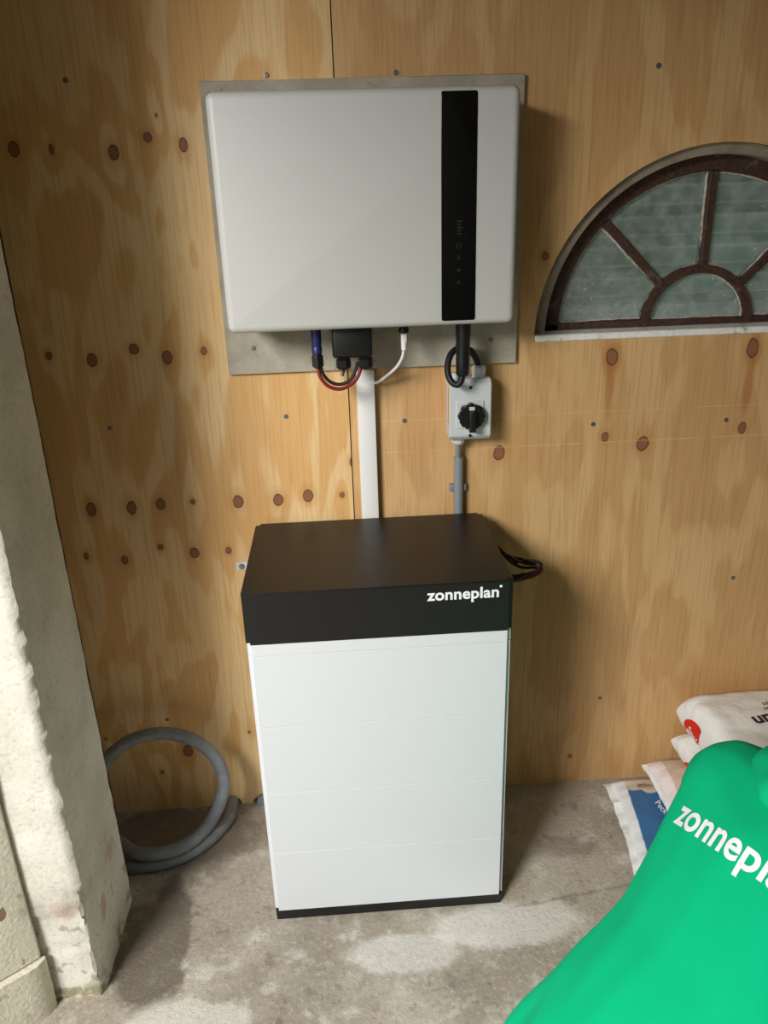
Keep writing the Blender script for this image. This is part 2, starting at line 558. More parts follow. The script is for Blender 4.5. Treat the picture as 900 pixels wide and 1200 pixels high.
def wall_with_arch(bm, x0, x1, z0, z1, y0, y1, cx, cz, r, notches=()):
    up = [(x0, cz), (x0, z1), (x1, z1), (x1, cz)] + arc(cx, cz, r, 0, 180, 40)
    prism(bm, up, y0, y1)
    lo = [(x0, cz), (x1, cz), (x1, z0)]
    for (nx, nw, nh) in sorted(notches, reverse=True):
        lo += [(nx + nw, z0)] + [(nx + nw * math.cos(math.radians(a)), z0 + nh * math.sin(math.radians(a))) for a in range(15, 180, 15)] + [(nx - nw, z0)]
    lo += [(x0, z0)]
    prism(bm, lo, y0, y1)

bm = bmesh.new()
wall_with_arch(bm, -0.9, XR + 0.1, 0, ZC, 0.016, 0.10, WX, WZ - 0.006, 0.345)
wall_back = tag(fin(bm, 'wall_back', M_STONE), 'masonry back wall behind the plywood sheets', None, None, 'structure')
XS = 0.0205
n1, n2 = at(274, 941), at(303, 940)
bm = bmesh.new()
lo = [(-0.628, 0.0), (-0.628, ZC), (XS - 0.0012, ZC), (XS - 0.0012, 0.0)]
for (nx, nw, nh) in ((n2.x + 0.008, 0.022, 0.022), (n1.x, 0.022, 0.026)):
    lo += [(nx + nw, 0.0)] + [(nx + nw * math.cos(math.radians(a)), nh * math.sin(math.radians(a))) for a in range(15, 180, 15)] + [(nx - nw, 0.0)]
prism(bm, lo, 0.0, 0.016)
ply_l = fin(bm, 'plywood_panel', M_PLY_L, wall_back)
ply_l['label'] = 'pale plywood sheet with rows of dark knots'
bm = bmesh.new()
wall_with_arch(bm, XS + 0.0012, XR, 0.0, ZC, 0.0, 0.016, WX, WZ - 0.012, RH)
ply_r = fin(bm, 'plywood_panel', M_PLY_R, wall_back)
ply_r['label'] = 'browner plywood sheet with straight grain round the arched window'

# screws in the sheets
def screw_mesh(r):
    bm = bmesh.new()
    q = Matrix.Rotation(math.radians(90), 4, 'X')
    lathe(bm, [(r, 0), (r * 0.92, r * 0.25), (r * 0.45, r * 0.30), (r * 0.40, r * 0.05), (r * 0.1, r * 0.02)], q, 12)
    bmesh.ops.recalc_face_normals(bm, faces=bm.faces)
    me = bpy.data.meshes.new('screw'); bm.to_mesh(me); bm.free()
    me.materials.append(M_STEEL)
    return me
SM = screw_mesh(0.0052)
for px, py in ((77, 94), (129, 502), (335, 488), (312, 88), (196, 843)):
    p = at(px, py); o = link('screw', SM, None, ply_l); o.location = (p.x, 0.0, p.z); o.matrix_parent_inverse = Matrix()
for px, py in ((474, 493), (464, 85), (772, 77), (695, 497), (851, 492), (859, 677), (703, 818), (875, 815)):
    p = at(px, py); o = link('screw', SM, None, ply_r); o.location = (p.x, 0.0, p.z); o.matrix_parent_inverse = Matrix()

# side, rear and top of the room; the left side is an open doorway beyond the pier
def struct(name, a, b, mat, label):
    return tag(boxo(name, a, b, mat), label, None, None, 'structure')
struct('ceiling', (-0.9, YR, ZC), (XR + 0.1, 0.1, ZC + 0.1), M_CEIL, 'dark boarded ceiling')
struct('wall_right', (XR, YR, 0), (XR + 0.1, 0.0, ZC), M_WALL, 'grey rendered right wall')
struct('wall_rear', (-0.9, YR - 0.1, 0), (XR + 0.1, YR, ZC), M_WALL, 'grey rendered rear wall')
bm = bmesh.new()
box(bm, (-0.9, -0.275, 0), (-0.640, 0.016, ZC))
box(bm, (-0.9, YR, 0), (XL, -2.75, ZC))
box(bm, (-0.9, -2.75, 2.05), (XL, -0.52, ZC))
tag(fin(bm, 'wall_left', M_WALL), 'grey rendered left wall with open doorway', None, None, 'structure')

# rough plastered pier beside the door
def pier():
    bm = bmesh.new()
    x0, x1, y0, y1 = -0.82, -0.527, -0.510, -0.280
    st = 0.009
    loop = []
    def seg(a, b):
        L = math.dist(a, b); n = max(1, int(L / st))
        return [(a[0] + (b[0] - a[0]) * i / n, a[1] + (b[1] - a[1]) * i / n) for i in range(n)]
    prof = seg((x0, y1), (x0, y0)) + seg((x0, y0), (x1 - 0.004, y0)) + seg((x1 - 0.004, y0), (x1, y0 + 0.004)) + seg((x1, y0 + 0.004), (x1, y1)) + seg((x1, y1), (x0, y1))
    nz = int(ZC / 0.012)
    rings = []
    cx, cy = (x0 + x1) / 2, (y0 + y1) / 2
    for j in range(nz + 1):
        z = ZC * j / nz
        ring = []
        for (x, y) in prof:
            p = Vector((x, y, z))
            d = Vector((x - cx, y - cy, 0)); 
            edge = max(0, 1 - math.hypot(x - x1, y - y0) / 0.03)
            n = noise.fractal(p * 18, 1.0, 2.0, 4) * 0.0016
            n += noise.noise(p * 3.1) * 0.001
            n += edge * (noise.fractal(p * 38, 1.0, 2.0, 4) * 0.004 - 0.002)
            # upper coat stands proud of the older coat below a ragged line
            if y < y0 + 0.02 or x > x1 - 0.02:
                lim = 0.245 + 0.25 * (x + 0.527) + 0.03 * noise.noise(Vector((x * 14, y * 14, 3)))
                if y < y0 + 0.01:
                    n += 0.006 if z > lim else 0.0
                    if 0.125 < z < 0.14: n -= 0.003
                else:
                    n += 0.004
                if edge > 0.2 and 0.20 < z < 0.27 + 0.02 * noise.noise(p * 30): n -= 0.012 * edge
                if edge > 0.2 and 0.06 < z < 0.12: n -= 0.008 * edge
            flare = 0.0
            dirn = Vector((0, -1, 0)) if abs(y - y0) < 0.002 else (Vector((1, 0, 0)) if abs(x - x1) < 0.002 else (Vector((1, -1, 0)).normalized() if (x > x1 - 0.01 and y < y0 + 0.01) else d.normalized()))
            ring.append(bm.verts.new(p + dirn * (n + flare)))
        rings.append(ring)
    m = len(prof)
    for A, B in zip(rings, rings[1:]):
        for k in range(m):
            bm.faces.new((A[k], A[(k + 1) % m], B[(k + 1) % m], B[k]))
    bm.faces.new(rings[-1])
    bm.faces.new(rings[0][::-1])
    o = fin(bm, 'trim_1', M_PLAST, None, False)
    for p in o.data.polygons: p.use_smooth = True
    o.data.set_sharp_from_angle(angle=math.radians(50))
    return tag(o, 'rough plastered white pier beside the open doorway', None, None, 'structure')
pier()

# painted door post with its base block
door = tag(empty('door_1', (-0.70, -0.60, 0)), 'cream painted old door post at the foot of the pier', None, None, 'structure')
def post_prism(name, poly, z0, z1, amp, step=0.02):
    bm = bmesh.new()
    nz = max(2, int((z1 - z0) / step))
    rings = []
    for j in range(nz + 1):
        z = z0 + (z1 - z0) * j / nz
        rings.append([bm.verts.new(Vector((x, y, z)) + Vector((1, -0.5, 0)) * amp * noise.noise(Vector((x * 9, y * 9, z * 7)))) for x, y in poly])
    m = len(poly)
    for A, B in zip(rings, rings[1:]):
        for k in range(m):
            bm.faces.new((A[k], A[(k + 1) % m], B[(k + 1) % m], B[k]))
    bm.faces.new(rings[-1]); bm.faces.new(rings[0][::-1])
    return fin(bm, name, M_POST, door, True)
PP = [(-0.80, -0.522), (-0.80, -0.64), (-0.735, -0.64), (-0.722, -0.612), (-0.700, -0.590), (-0.672, -0.570), (-0.646, -0.550), (-0.628, -0.536), (-0.619, -0.528), (-0.619, -0.522)]
post_prism('post', PP, 0.137, 2.05, 0.004)
post_prism('base_block', [(x + (0.008 if x > -0.75 else 0), y - (0.010 if y < -0.53 else 0)) for x, y in PP], 0.0, 0.132, 0.006)

bm = bmesh.new()
lp = at(3, 1070, -0.571)
ol = [(0.0, -0.016), (0.007, -0.008), (0.0085, 0.002), (0.005, 0.011), (0.0, 0.018), (-0.005, 0.011), (-0.0085, 0.002), (-0.007, -0.008)]
prism(bm, [(lp.x + x * 0.9 + z * 0.25, lp.z + z) for x, z in ol], lp.y - 0.0045, lp.y - 0.0035)
tag(fin(bm, 'dry_leaf', plain('dead_leaf', srgb(112, 84, 66), 0.7, var=0.3)), 'small dead brown leaf stuck to the cream door post', 'leaf')

# ------------------------------------------------------------------ fan window
win = tag(empty('window_1', (WX, 0.06, WZ)), 'half round fan window with brown glazing bars and dusty panes', None, None, 'structure')
def ring_sector(bm, cx, cz, r0, r1, a0, a1, y0, y1, n=40, z_off1=0.0, r1b=None):
    o = arc(cx, cz, r1, a0, a1, n); i = arc(cx, cz, r0, a0, a1, n)
    prism(bm, o + i[::-1], y0, y1)
bm = bmesh.new()   # splayed, patched masonry reveal between the sheet and the frame
A = arc(WX, WZ - 0.012, RH - 0.001, 2, 178, 60); Bc = arc(WX, WZ, 0.337, 0, 180, 60)
ra = [bm.verts.new((x + 0.003 * noise.noise(Vector((x * 30, z * 30, 1))), 0.008, z)) for x, z in A]
rb = [bm.verts.new((x, 0.030 + 0.004 * noise.noise(Vector((x * 20, z * 20, 4))), z)) for x, z in arc(WX, WZ - 0.004, 0.350, 1, 179, 60)]
rc = [bm.verts.new((x, 0.062, z)) for x, z in Bc]
rd = [bm.verts.new((x * 1.0, 0.10, z)) for x, z in arc(WX, WZ, 0.375, 0, 180, 60)]
for P, Q in ((ra, rb), (rb, rc), (rc, rd)):
    for k in range(60):
        bm.faces.new((P[k], P[k + 1], Q[k + 1], Q[k]))
fin(bm, 'reveal', M_STONE, win, True)
bm = bmesh.new()
ring_sector(bm, WX, WZ, 0.308, 0.339, 0, 180, 0.050, 0.082)
fr = fin(bm, 'frame_arch', M_IRON, win)
boxo('frame_rail', (WX - 0.339, 0.050, WZ - 0.002), (WX + 0.339, 0.082, WZ + 0.016), M_IRON, win, 0.003)
bm = bmesh.new()
ring_sector(bm, WX - 0.004, WZ + 0.004, 0.106, 0.123, 0, 180, 0.048, 0.076, 24)
fin(bm, 'inner_arch', M_IRON, win)
for a in (45, 90, 135):
    c, s = math.cos(math.radians(a)), math.sin(math.radians(a))
    bm = bmesh.new()
    w = 0.0084
    q = [(WX + c * r + sx * -s * w, WZ + s * r + sx * c * w) for r, sx in ((0.119, -1), (0.312, -1), (0.312, 1), (0.119, 1))]
    prism(bm, q, 0.050, 0.078)
    bmesh.ops.bevel(bm, geom=list(bm.edges), offset=0.002, segments=1, affect='EDGES')
    fin(bm, 'glazing_bar', M_IRON, win)
# panes with ragged putty lines
def pane(poly):
    bm = bmesh.new(); prism(bm, poly, 0.064, 0.067)
    p = fin(bm, 'pane', M_GLASS, win)
    pts = [Vector((x, 0.0615, z)) for x, z in poly]
    c = sum(pts, Vector()) / len(pts)
    path = []
    for i in range(len(pts)):
        a, b = pts[i], pts[(i + 1) % len(pts)]
        k = max(1, int((b - a).length / 0.012))
        path += [a + (b - a) * (j / k) for j in range(k)]
    path = [q + (c - q).normalized() * (0.003 + 0.004 * noise.noise(q * 60)) for q in path]
    path.append(path[0].copy())
    bm = bmesh.new()
    tube(bm, path, lambda t: 0.0027 + 0.0014 * noise.noise(Vector((t * 50, c.x * 9, 0))), 6)
    u = fin(bm, 'putty', M_PUTTY, p, True)
zb = WZ + 0.015
pane([(WX - 0.1, zb), *arc(WX - 0.004, WZ + 0.004, 0.108, 175, 5, 18), (WX + 0.095, zb)])
for a0, a1 in ((3, 43.2), (46.8, 88.2), (91.8, 133.2), (136.8, 177)):
    i0 = 8 if a0 == 3 else a0
    i1 = 172 if a1 == 177 else a1
    pane(arc(WX, WZ, 0.309, a0, a1, 14) + arc(WX, WZ, 0.122, i1, i0, 8))
bm = bmesh.new()
box(bm, (WX - RH + 0.002, -0.004, WZ - 0.012), (WX + RH - 0.002, 0.060, WZ + 0.002), 0.002, 1)
fin(bm, 'window_sill', M_SILL, win)
# corrugated sheet outside
bm = bmesh.new()
rows = []
for j in range(0, 194):
    z = 0.75 + j * 0.0070
    fz = (z / 0.070) % 1.0
    y = 0.36 - 0.016 * min(1.0, max(0.0, (0.5 - abs(fz - 0.5) - 0.12) / 0.10))
    rows.append([bm.verts.new((x, y, z)) for x in (0.0, 2.0)] + [bm.verts.new((x, y + 0.003, z)) for x in (2.0, 0.0)])
for A, B in zip(rows, rows[1:]):
    for k in range(4):
        bm.faces.new((A[k], A[(k + 1) % 4], B[(k + 1) % 4], B[k]))
bm.faces.new(rows[0]); bm.faces.new(rows[-1])
tag(fin(bm, 'corrugated_sheet', M_SHEET, None, True), 'green corrugated sheet outside behind the fan window', 'sheet')
# masonry return that shades the left end of the window outside
# ------------------------------------------------------------------ mounting board + inverter
b0, b1 = Vector((-0.2237, 0, 1.1192)), Vector((0.3735, 0, 1.6538))
bd = tag(empty('mounting_board', (0.075, 0.0, b0.z)), 'grey fibre cement board screwed to plywood behind the inverter', 'board')
boxo('panel', (b0.x, -0.012, b0.z), (b1.x, 0.0, b1.z), M_BOARD, bd, 0.0012, 1)
for px, py in ((575, 398), (297, 408)):
    p = at(px, py, -0.012); o = link('screw', SM, None, bd); o.matrix_parent_inverse = Matrix.Translation(-bd.location); o.location = (p.x, -0.012, p.z)

IX0, IX1, IZ0, IZ1, IY = -0.196, 0.332, 1.2255, 1.6195, -0.170
inv = tag(empty('inverter', ((IX0 + IX1) / 2, -0.012, IZ0)), 'large white wall inverter with black vertical display strip', 'inverter')
def rounded_slab(name, x0, x1, z0, z1, yb, yf, rc, rf, mat, parent, seg=6):
    bm = bmesh.new()
    box(bm, (x0, yf, z0), (x1, yb, z1))
    es = [e for e in bm.edges if abs(e.verts[0].co.y - e.verts[1].co.y) > 1e-4]
    bmesh.ops.bevel(bm, geom=es, offset=rc, segments=seg, profile=0.5, affect='EDGES')
    es = [e for e in bm.edges if e.verts[0].co.y < yf + 1e-5 and e.verts[1].co.y < yf + 1e-5]
    bmesh.ops.bevel(bm, geom=es, offset=rf, segments=seg, profile=0.5, affect='EDGES')
    return fin(bm, name, mat, parent, True)
rounded_slab('case', IX0, IX1, IZ0, IZ1, -0.070, IY, 0.014, 0.013, M_CASE, inv)
boxo('heat_sink', (IX0 + 0.03, -0.071, IZ0 + 0.02), (IX1 - 0.03, -0.030, IZ1 - 0.02), M_STEEL, inv, 0.003)
boxo('wall_bracket', (IX0 + 0.08, -0.031, IZ1 - 0.16), (IX1 - 0.08, -0.0122, IZ1 - 0.08), M_STEEL, inv, 0.002)
disp = rounded_slab('display_strip', 0.1955, 0.2578, 1.2345, 1.6110, IY + 0.004, IY - 0.0012, 0.004, 0.0008, M_GLOSS, inv, 3)
def dot_icon(px, py, w, h, shape):
    p = at(px, py, IY)
    bm = bmesh.new()
    if shape == 'bars':
        for i in range(5):
            z = p.z + h / 2 - i * h / 4.2
            box(bm, (p.x - w / 2, IY - 0.0018, z - h * 0.06), (p.x + w / 2 - (0.002 if i % 2 else 0), IY - 0.0012, z + h * 0.06))
    elif shape == 'ring':
        n = 14
        o_ = arc(p.x, p.z, w / 2, 110, 430, n); i_ = arc(p.x, p.z, w / 2 - 0.0016, 110, 430, n)
        prism(bm, o_ + i_[::-1], IY - 0.0018, IY - 0.0012)
    elif shape == 'bolt':
        prism(bm, [(p.x + .001, p.z + h / 2), (p.x - w / 2, p.z - h * .05), (p.x, p.z - h * .05), (p.x - .001, p.z - h / 2), (p.x + w / 2, p.z + h * .08), (p.x, p.z + h * .08)], IY - 0.0018, IY - 0.0012)
    else:
        prism(bm, [(p.x - w / 2, p.z), (p.x, p.z + h / 2), (p.x + w / 2, p.z), (p.x, p.z - h / 2)], IY - 0.0018, IY - 0.0012)
    fin(bm, 'icon', M_ICON, disp)
dot_icon(538.5, 267, 0.009, 0.022, 'bars')
dot_icon(537.5, 288, 0.010, 0.010, 'ring')
dot_icon(537.5, 302, 0.008, 0.012, 'bolt')
dot_icon(537.5, 316.5, 0.007, 0.008, 'diamond')
dot_icon(537.5, 331, 0.006, 0.008, 'diamond')

# terminal cover with two glands under the inverter
yc = -0.10
c0, c1 = at(390, 422, yc - 0.03), at(437, 418, yc - 0.03)
cov = boxo('terminal_cover', (c0.x, yc - 0.03, c0.z + 0.002), (c1.x, yc + 0.03, IZ0 + 0.004), M_PLAS, inv, 0.006, 3, edges=lambda e: True)
for px in (402.5, 428.5):
    p = at(px, 424, yc - 0.005)
    hexs = 8
    latheo('cable_gland', [(0.0125, -0.012), (0.0145, -0.009), (0.0145, 0.006), (0.012, 0.007), (0.012, 0.016)], (p.x, p.y, c0.z - 0.010), (0, 0, 1), M_PLAS, inv, 10, False)
for px, py in ((385, 390.5), (442.5, 388)):
    p = at(px, py, -0.15)
    latheo('case_screw', [(0.0030, 0), (0.0030, 0.010)], (p.x, -0.14, IZ0 - 0.004), (0, 0, 1), M_STEEL, inv, 8)
p = at(402, 436, yc)
tubeo('earth_stub', [(p.x + 0.002, p.y, p.z + 0.008), (p.x, p.y, p.z), (p.x - 0.002, p.y - 0.002, p.z - 0.007)], 0.0032, M_PLAS, inv, 4, 8)
p = at(473, 387, yc)
latheo('network_port', [(0.010, 0), (0.010, 0.008), (0.008, 0.009), (0.008, 0.022)], (p.x, p.y, p.z - 0.004), (0, 0, 1), M_PLAS, inv, 14)

# ------------------------------------------------------------------ cables below the inverter
bc = tag(empty('battery_cable', at(372, 389, yc)), 'red and black cable pair with blue plug under the inverter', 'cable')
p0, p1, p2 = at(370.5, 386, yc), at(371.5, 414, yc), at(373, 431, yc)
latheo('plug', [(0.0098, 0), (0.0102, 0.012), (0.0088, 0.014), (0.0098, 0.022), (0.0102, 0.040), (0.0102, IZ0 - p1.z)], p1, (0, 0, 1), M_BLUE, bc, 14)['label'] = 'blue plug body'
latheo('plug_nut', [(0.0075, 0), (0.0112, 0.003), (0.0112, 0.022), (0.0088, 0.026), (0.0088, 0.030)], p2, (p1 - p2), M_PLAS, bc, 8, False)
g1 = at(421, 428, yc)
tubeo('red_cable', [at(372.5, 430, yc), at(375, 441, yc - 0.004), at(384, 452, yc - 0.006), at(398, 456, yc - 0.006), at(412, 450, yc - 0.004), at(420, 440, yc), at(424, 424, yc + 0.002)], 0.0036, M_RED, bc, 8, 10)
tubeo('black_cable', [at(376, 430, yc), at(379, 439, yc), at(387, 447.5, yc), at(398, 450.5, yc), at(409, 446.5, yc), at(415.5, 437, yc), at(419, 424, yc + 0.002)], 0.0034, M_RUB, bc, 8, 10)

nc = tag(empty('network_cable', at(473, 391, yc)), 'white network cable hanging from the inverter port', 'cable')
q0, q1 = at(473, 391, yc), at(473.5, 411, yc)
bm = bmesh.new()
box(bm, (-0.0055, -0.004, 0), (0.0055, 0.004, 0.018), 0.0015, 2)
mt = Matrix.Translation(q1 + (q0 - q1) * 0.45)
for v in bm.verts: v.co = mt @ v.co
fin(bm, 'plug', M_WHT, nc, True)
latheo('boot', [(0.0035, 0), (0.0058, 0.003), (0.0050, 0.006), (0.0060, 0.009), (0.0050, 0.012), (0.0060, 0.016), (0.0055, 0.019)], q1, (0, 0, 1), M_WHT, nc, 12)
tubeo('cord', [q1 + Vector((0, 0, 0.004)), at(471, 420, -0.095), at(464, 431, -0.08), at(453, 440.5, -0.055), at(441.5, 448.5, -0.03), at(437.5, 446, -0.018), at(436, 440, -0.012)], 0.0031, M_WHT, nc, 8, 10)

# white trunking
tr = tag(empty('cable_trunking', (0.056, 0, 0.05)), 'white vertical cable trunking between inverter and battery', 'trunking')
boxo('base_channel', (0.0385, -0.012, 0.05), (0.0735, 0.0, 1.118), M_WHT, tr, 0.001, 1)
boxo('lid', (0.0373, -0.020, 0.05), (0.0748, -0.0115, 1.1185), M_WHT, tr, 0.002, 2)

# ------------------------------------------------------------------ isolator switch
SX0, SX1, SZ0, SZ1, SY = 0.2266, 0.3136, 0.9696, 1.0986, -0.060
sw = tag(empty('isolator_switch', ((SX0 + SX1) / 2, 0, SZ0)), 'pale grey isolator switch box with black rotary knob', 'switch')
boxo('back_box', (SX0, -0.030, SZ0 + 0.002), (SX1, 0.0, SZ1 - 0.002), M_LGREY, sw, 0.003, 2)
bm = bmesh.new()
ol = [(SX0, SZ0), (SX0, SZ1), (SX1, SZ1), (SX1, SZ0)]
box(bm, (SX0, SY, SZ0), (SX1, -0.031, SZ1), 0.0)
bmesh.ops.bevel(bm, geom=[e for e in bm.edges if e.verts[0].co.y < SY + 1e-5 and e.verts[1].co.y < SY + 1e-5 and abs(e.verts[0].co.z - e.verts[1].co.z) < 1e-5], offset=0.010, segments=1, affect='EDGES')
bmesh.ops.bevel(bm, geom=list(bm.edges), offset=0.0015, segments=2, affect='EDGES')
fin(bm, 'lid', M_LGREY, sw, True)
kc = at(551.5, 486.5, SY)
boxo('knob_plate', (kc.x - 0.030, SY - 0.003, kc.z - 0.028), (kc.x + 0.027, SY + 0.002, kc.z + 0.030), M_LGREY, sw, 0.001, 1)
bm = bmesh.new()
n = 48
pr = []
for k in range(n):
    a = 2 * math.pi * k / n
    r = 0.0265 + 0.0016 * math.cos(8 * a)
    pr.append((kc.x + r * math.cos(a), kc.z + r * math.sin(a)))
prism(bm, pr, SY - 0.017, SY - 0.003)
bmesh.ops.bevel(bm, geom=[e for e in bm.edges if max(v.co.y for v in e.verts) < SY - 0.0169], offset=0.003, segments=2, affect='EDGES')
knob = fin(bm, 'knob', M_PLAS, sw, True)
boxo('grip', (kc.x - 0.0068, SY - 0.030, kc.z - 0.030), (kc.x + 0.0068, SY - 0.016, kc.z + 0.013), M_PLAS, knob, 0.002, 2)
o = boxo('pointer_window', (kc.x - 0.0058, SY - 0.0178, kc.z + 0.0140), (kc.x + 0.0058, SY - 0.0165, kc.z + 0.0215), M_LGREY, knob, 0.0005, 1); o['label'] = 'pale pointer window'
for zz in (SZ1 - 0.016, SZ0 + 0.011):
    latheo('lid_screw', [(0.0032, 0), (0.0032, 0.003), (0.002, 0.0032)], (kc.x - 0.001, SY + 0.002 - 0.002, zz), (0, -1, 0), M_PLAS, sw, 10)
boxo('warning_label', (SX0 - 0.0004, -0.052, SZ0 + 0.035), (SX0 + 0.001, -0.036, SZ1 - 0.02), M_LBL, sw)['label'] = 'yellow label on the box side'
boxo('rating_label', (SX0 - 0.0004, -0.026, SZ0 + 0.035), (SX0 + 0.001, -0.012, SZ1 - 0.02), M_PINKL, sw)
gx = at(561, 430, -0.03)
latheo('cable_gland', [(0.0145, -0.004), (0.0145, 0.006), (0.0135, 0.008), (0.0150, 0.010), (0.0150, 0.022), (0.0115, 0.026)], (gx.x, -0.032, SZ1 - 0.002), (0, 0, 1), M_LGREY, sw, 8, False)
gx2 = at(534, 425, -0.03)
latheo('cable_gland', [(0.0125, -0.004), (0.0125, 0.008), (0.010, 0.012)], (gx2.x, -0.032, SZ1 - 0.002), (0, 0, 1), M_LGREY, sw, 8, False)
gb = at(536.5, 520, -0.022)
latheo('cable_gland', [(0.0155, 0.004), (0.0155, -0.006), (0.0140, -0.008), (0.0140, -0.014), (0.010, -0.019)], (gb.x, -0.026, SZ0 + 0.002), (0, 0, 1), M_LGREY, sw, 10, False)

ac = tag(empty('power_cable', at(543, 385, yc)), 'black looped power cable with thick plug above isolator switch', 'cable')
a1 = at(542, 440, yc)
a0 = Vector((a1.x + 0.001, a1.y, IZ0))
L = (a0 - a1).length
latheo('plug', [(0.0105, 0), (0.0132, 0.004), (0.0136, 0.03), (0.0142, L * 0.70), (0.0150, L * 0.72), (0.0150, L)], a1, (a0 - a1), M_PLAS, ac, 18)
tubeo('cord', [at(541, 436, yc), at(541, 444, yc - 0.002), at(536, 451, yc - 0.001), at(528, 446, yc + 0.005), at(524.5, 432, yc + 0.018), at(528, 416, yc + 0.032), at(538, 408, yc + 0.045), at(550, 410, yc + 0.056), at(557, 419, yc + 0.064), at(560, 428, -0.033), (gx.x, -0.032, SZ1 + 0.006)], 0.0066, M_RUB, ac, 8, 12)

# grey conduit with its clip
cp = tag(empty('conduit', (0.258, -0.012, 0.05)), 'grey plastic conduit running down from the isolator switch', 'conduit')
t0, t1 = at(537.5, 533, -0.012), at(540.5, 602, -0.012)
tubeo('pipe', [(gb.x + 0.004, -0.014, 0.05), (gb.x + 0.003, -0.014, t0.z - 0.004)], 0.0105, M_PVC, cp, straight=True, seg=16)
tubeo('sheathed_cable', [(gb.x + 0.003, -0.014, t0.z - 0.03), (gb.x + 0.001, -0.018, t0.z), (gb.x, -0.025, SZ0 - 0.006)], 0.0062, M_PVC, cp, 6, 12)
kz = at(538, 571, -0.01)
boxo('clip', (gb.x - 0.0170, -0.013, kz.z - 0.008), (gb.x - 0.006, -0.001, kz.z + 0.008), M_PVC, cp, 0.002, 2)
boxo('clip', (gb.x + 0.0135, -0.013, kz.z - 0.008), (gb.x + 0.0205, -0.001, kz.z + 0.008), M_PVC, cp, 0.002, 2)

# ------------------------------------------------------------------ battery tower
BX0, BX1, BY0, BY1 = -0.1944, 0.3008, -0.3645, -0.030
bat = tag(empty('battery_tower', ((BX0 + BX1) / 2, (BY0 + BY1) / 2, 0)), 'white floor standing battery tower with black lid and black plinth', 'battery')
boxo('plinth', (BX0 + 0.001, BY0 + 0.001, 0.0), (BX1 - 0.001, BY1, 0.0245), M_BLK, bat, 0.005, 3, edges=lambda e: abs(e.verts[0].co.z - e.verts[1].co.z) > 1e-3)
zs = [0.0250, 0.1862, 0.3420, 0.5022, 0.6626, 0.6880]
for za, zb_ in zip(zs, zs[1:]):
    bm = bmesh.new()
    box(bm, (BX0, BY0, za + 0.0003), (BX1, BY1, zb_ - 0.0003))
    bmesh.ops.bevel(bm, geom=[e for e in bm.edges if abs(e.verts[0].co.z - e.verts[1].co.z) > 1e-3], offset=0.008, segments=4, affect='EDGES')
    bmesh.ops.bevel(bm, geom=[e for e in bm.edges if abs(e.verts[0].co.z - e.verts[1].co.z) < 1e-4], offset=0.0006, segments=1, affect='EDGES')
    fin(bm, 'battery_module' if zb_ - za > 0.05 else 'collar', M_MOD, bat, True)
bm = bmesh.new()
box(bm, (BX0 - 0.0018, BY0 - 0.001, 0.6884), (BX1 + 0.0018, BY1, 0.7935))
bmesh.ops.bevel(bm, geom=[e for e in bm.edges if abs(e.verts[0].co.z - e.verts[1].co.z) > 1e-3], offset=0.009, segments=4, affect='EDGES')
bmesh.ops.bevel(bm, geom=[e for e in bm.edges if min(v.co.z for v in e.verts) > 0.793], offset=0.0022, segments=3, affect='EDGES')
lid = fin(bm, 'lid', M_BLK, bat, True)
tm = text_mesh('zonneplan', 0.034, 0.0009, 0.0, 1.03)
w = max(v.co.x for v in tm.vertices)
ta, tb = at(501, 703, BY0), at(584.5, 699, BY0)
k = (tb.x - ta.x) / w
for v in tm.vertices: v.co = Vector((v.co.x * k, v.co.y * k, 0))
decal('brand_text', tm, (ta.x, BY0 - 0.001, ta.z - 0.001), (1, 0, 0), (0, 0, 1), M_TXT, lid, None, 0.0004, label='white lettering on the black lid')
pd = at(587, 686.5, BY0)
latheo('brand_dot', [(0.0026, 0), (0.0026, 0.0006)], (pd.x, BY0 - 0.001, pd.z), (0, -1, 0), M_TXT, lid, 14)

bk = tag(empty('wall_bracket', at(283, 663)), 'small steel bracket fixing the battery tower to plywood', 'bracket')
p = at(284, 663)
boxo('plate', (p.x - 0.013, -0.003, p.z - 0.010), (BX0 + 0.006, 0.0, p.z + 0.010), M_ZINC, bk, 0.001, 1)
boxo('arm', (BX0 - 0.0045, -0.050, p.z - 0.010), (BX0 - 0.0015, 0.0, p.z + 0.010), M_ZINC, bk, 0.0005, 1)
latheo('bolt', [(0.0065, 0), (0.0065, 0.003), (0.0045, 0.0032), (0.0045, 0.006)], (p.x - 0.001, -0.003, p.z), (0, -1, 0), M_STEEL, bk, 12, False)

hb = tag(empty('battery_leads', (BX1, -0.1, 0.74)), 'bundle of black and red leads looping beside the battery lid', 'cable')
def H(px, py, y): return at(px, py, y)
yh = -0.11
SEQ = [((583, 640, -0.055), (596, 652, -0.065), (614, 660, -0.08), (630, 662, -0.09), (635, 668, -0.10), (628, 674, -0.115), (612, 679, -0.13), (592, 683, -0.14)),
       ((586, 645, -0.06), (598, 658, -0.07), (612, 665, -0.085), (626, 665, -0.095), (631, 668, -0.105), (624, 671, -0.12), (610, 674, -0.13), (592, 675, -0.14)),
       ((584, 648, -0.05), (600, 653, -0.06), (616, 656, -0.075), (632, 659, -0.085), (634, 664, -0.095), (627, 670, -0.11), (611, 676, -0.12), (592, 679, -0.14))]
for i, s in enumerate(SEQ):
    tubeo('red_lead' if i == 0 else 'black_lead', [H(*q) for q in s], 0.0034, M_RED if i == 0 else M_RUB, hb, 6, 8)
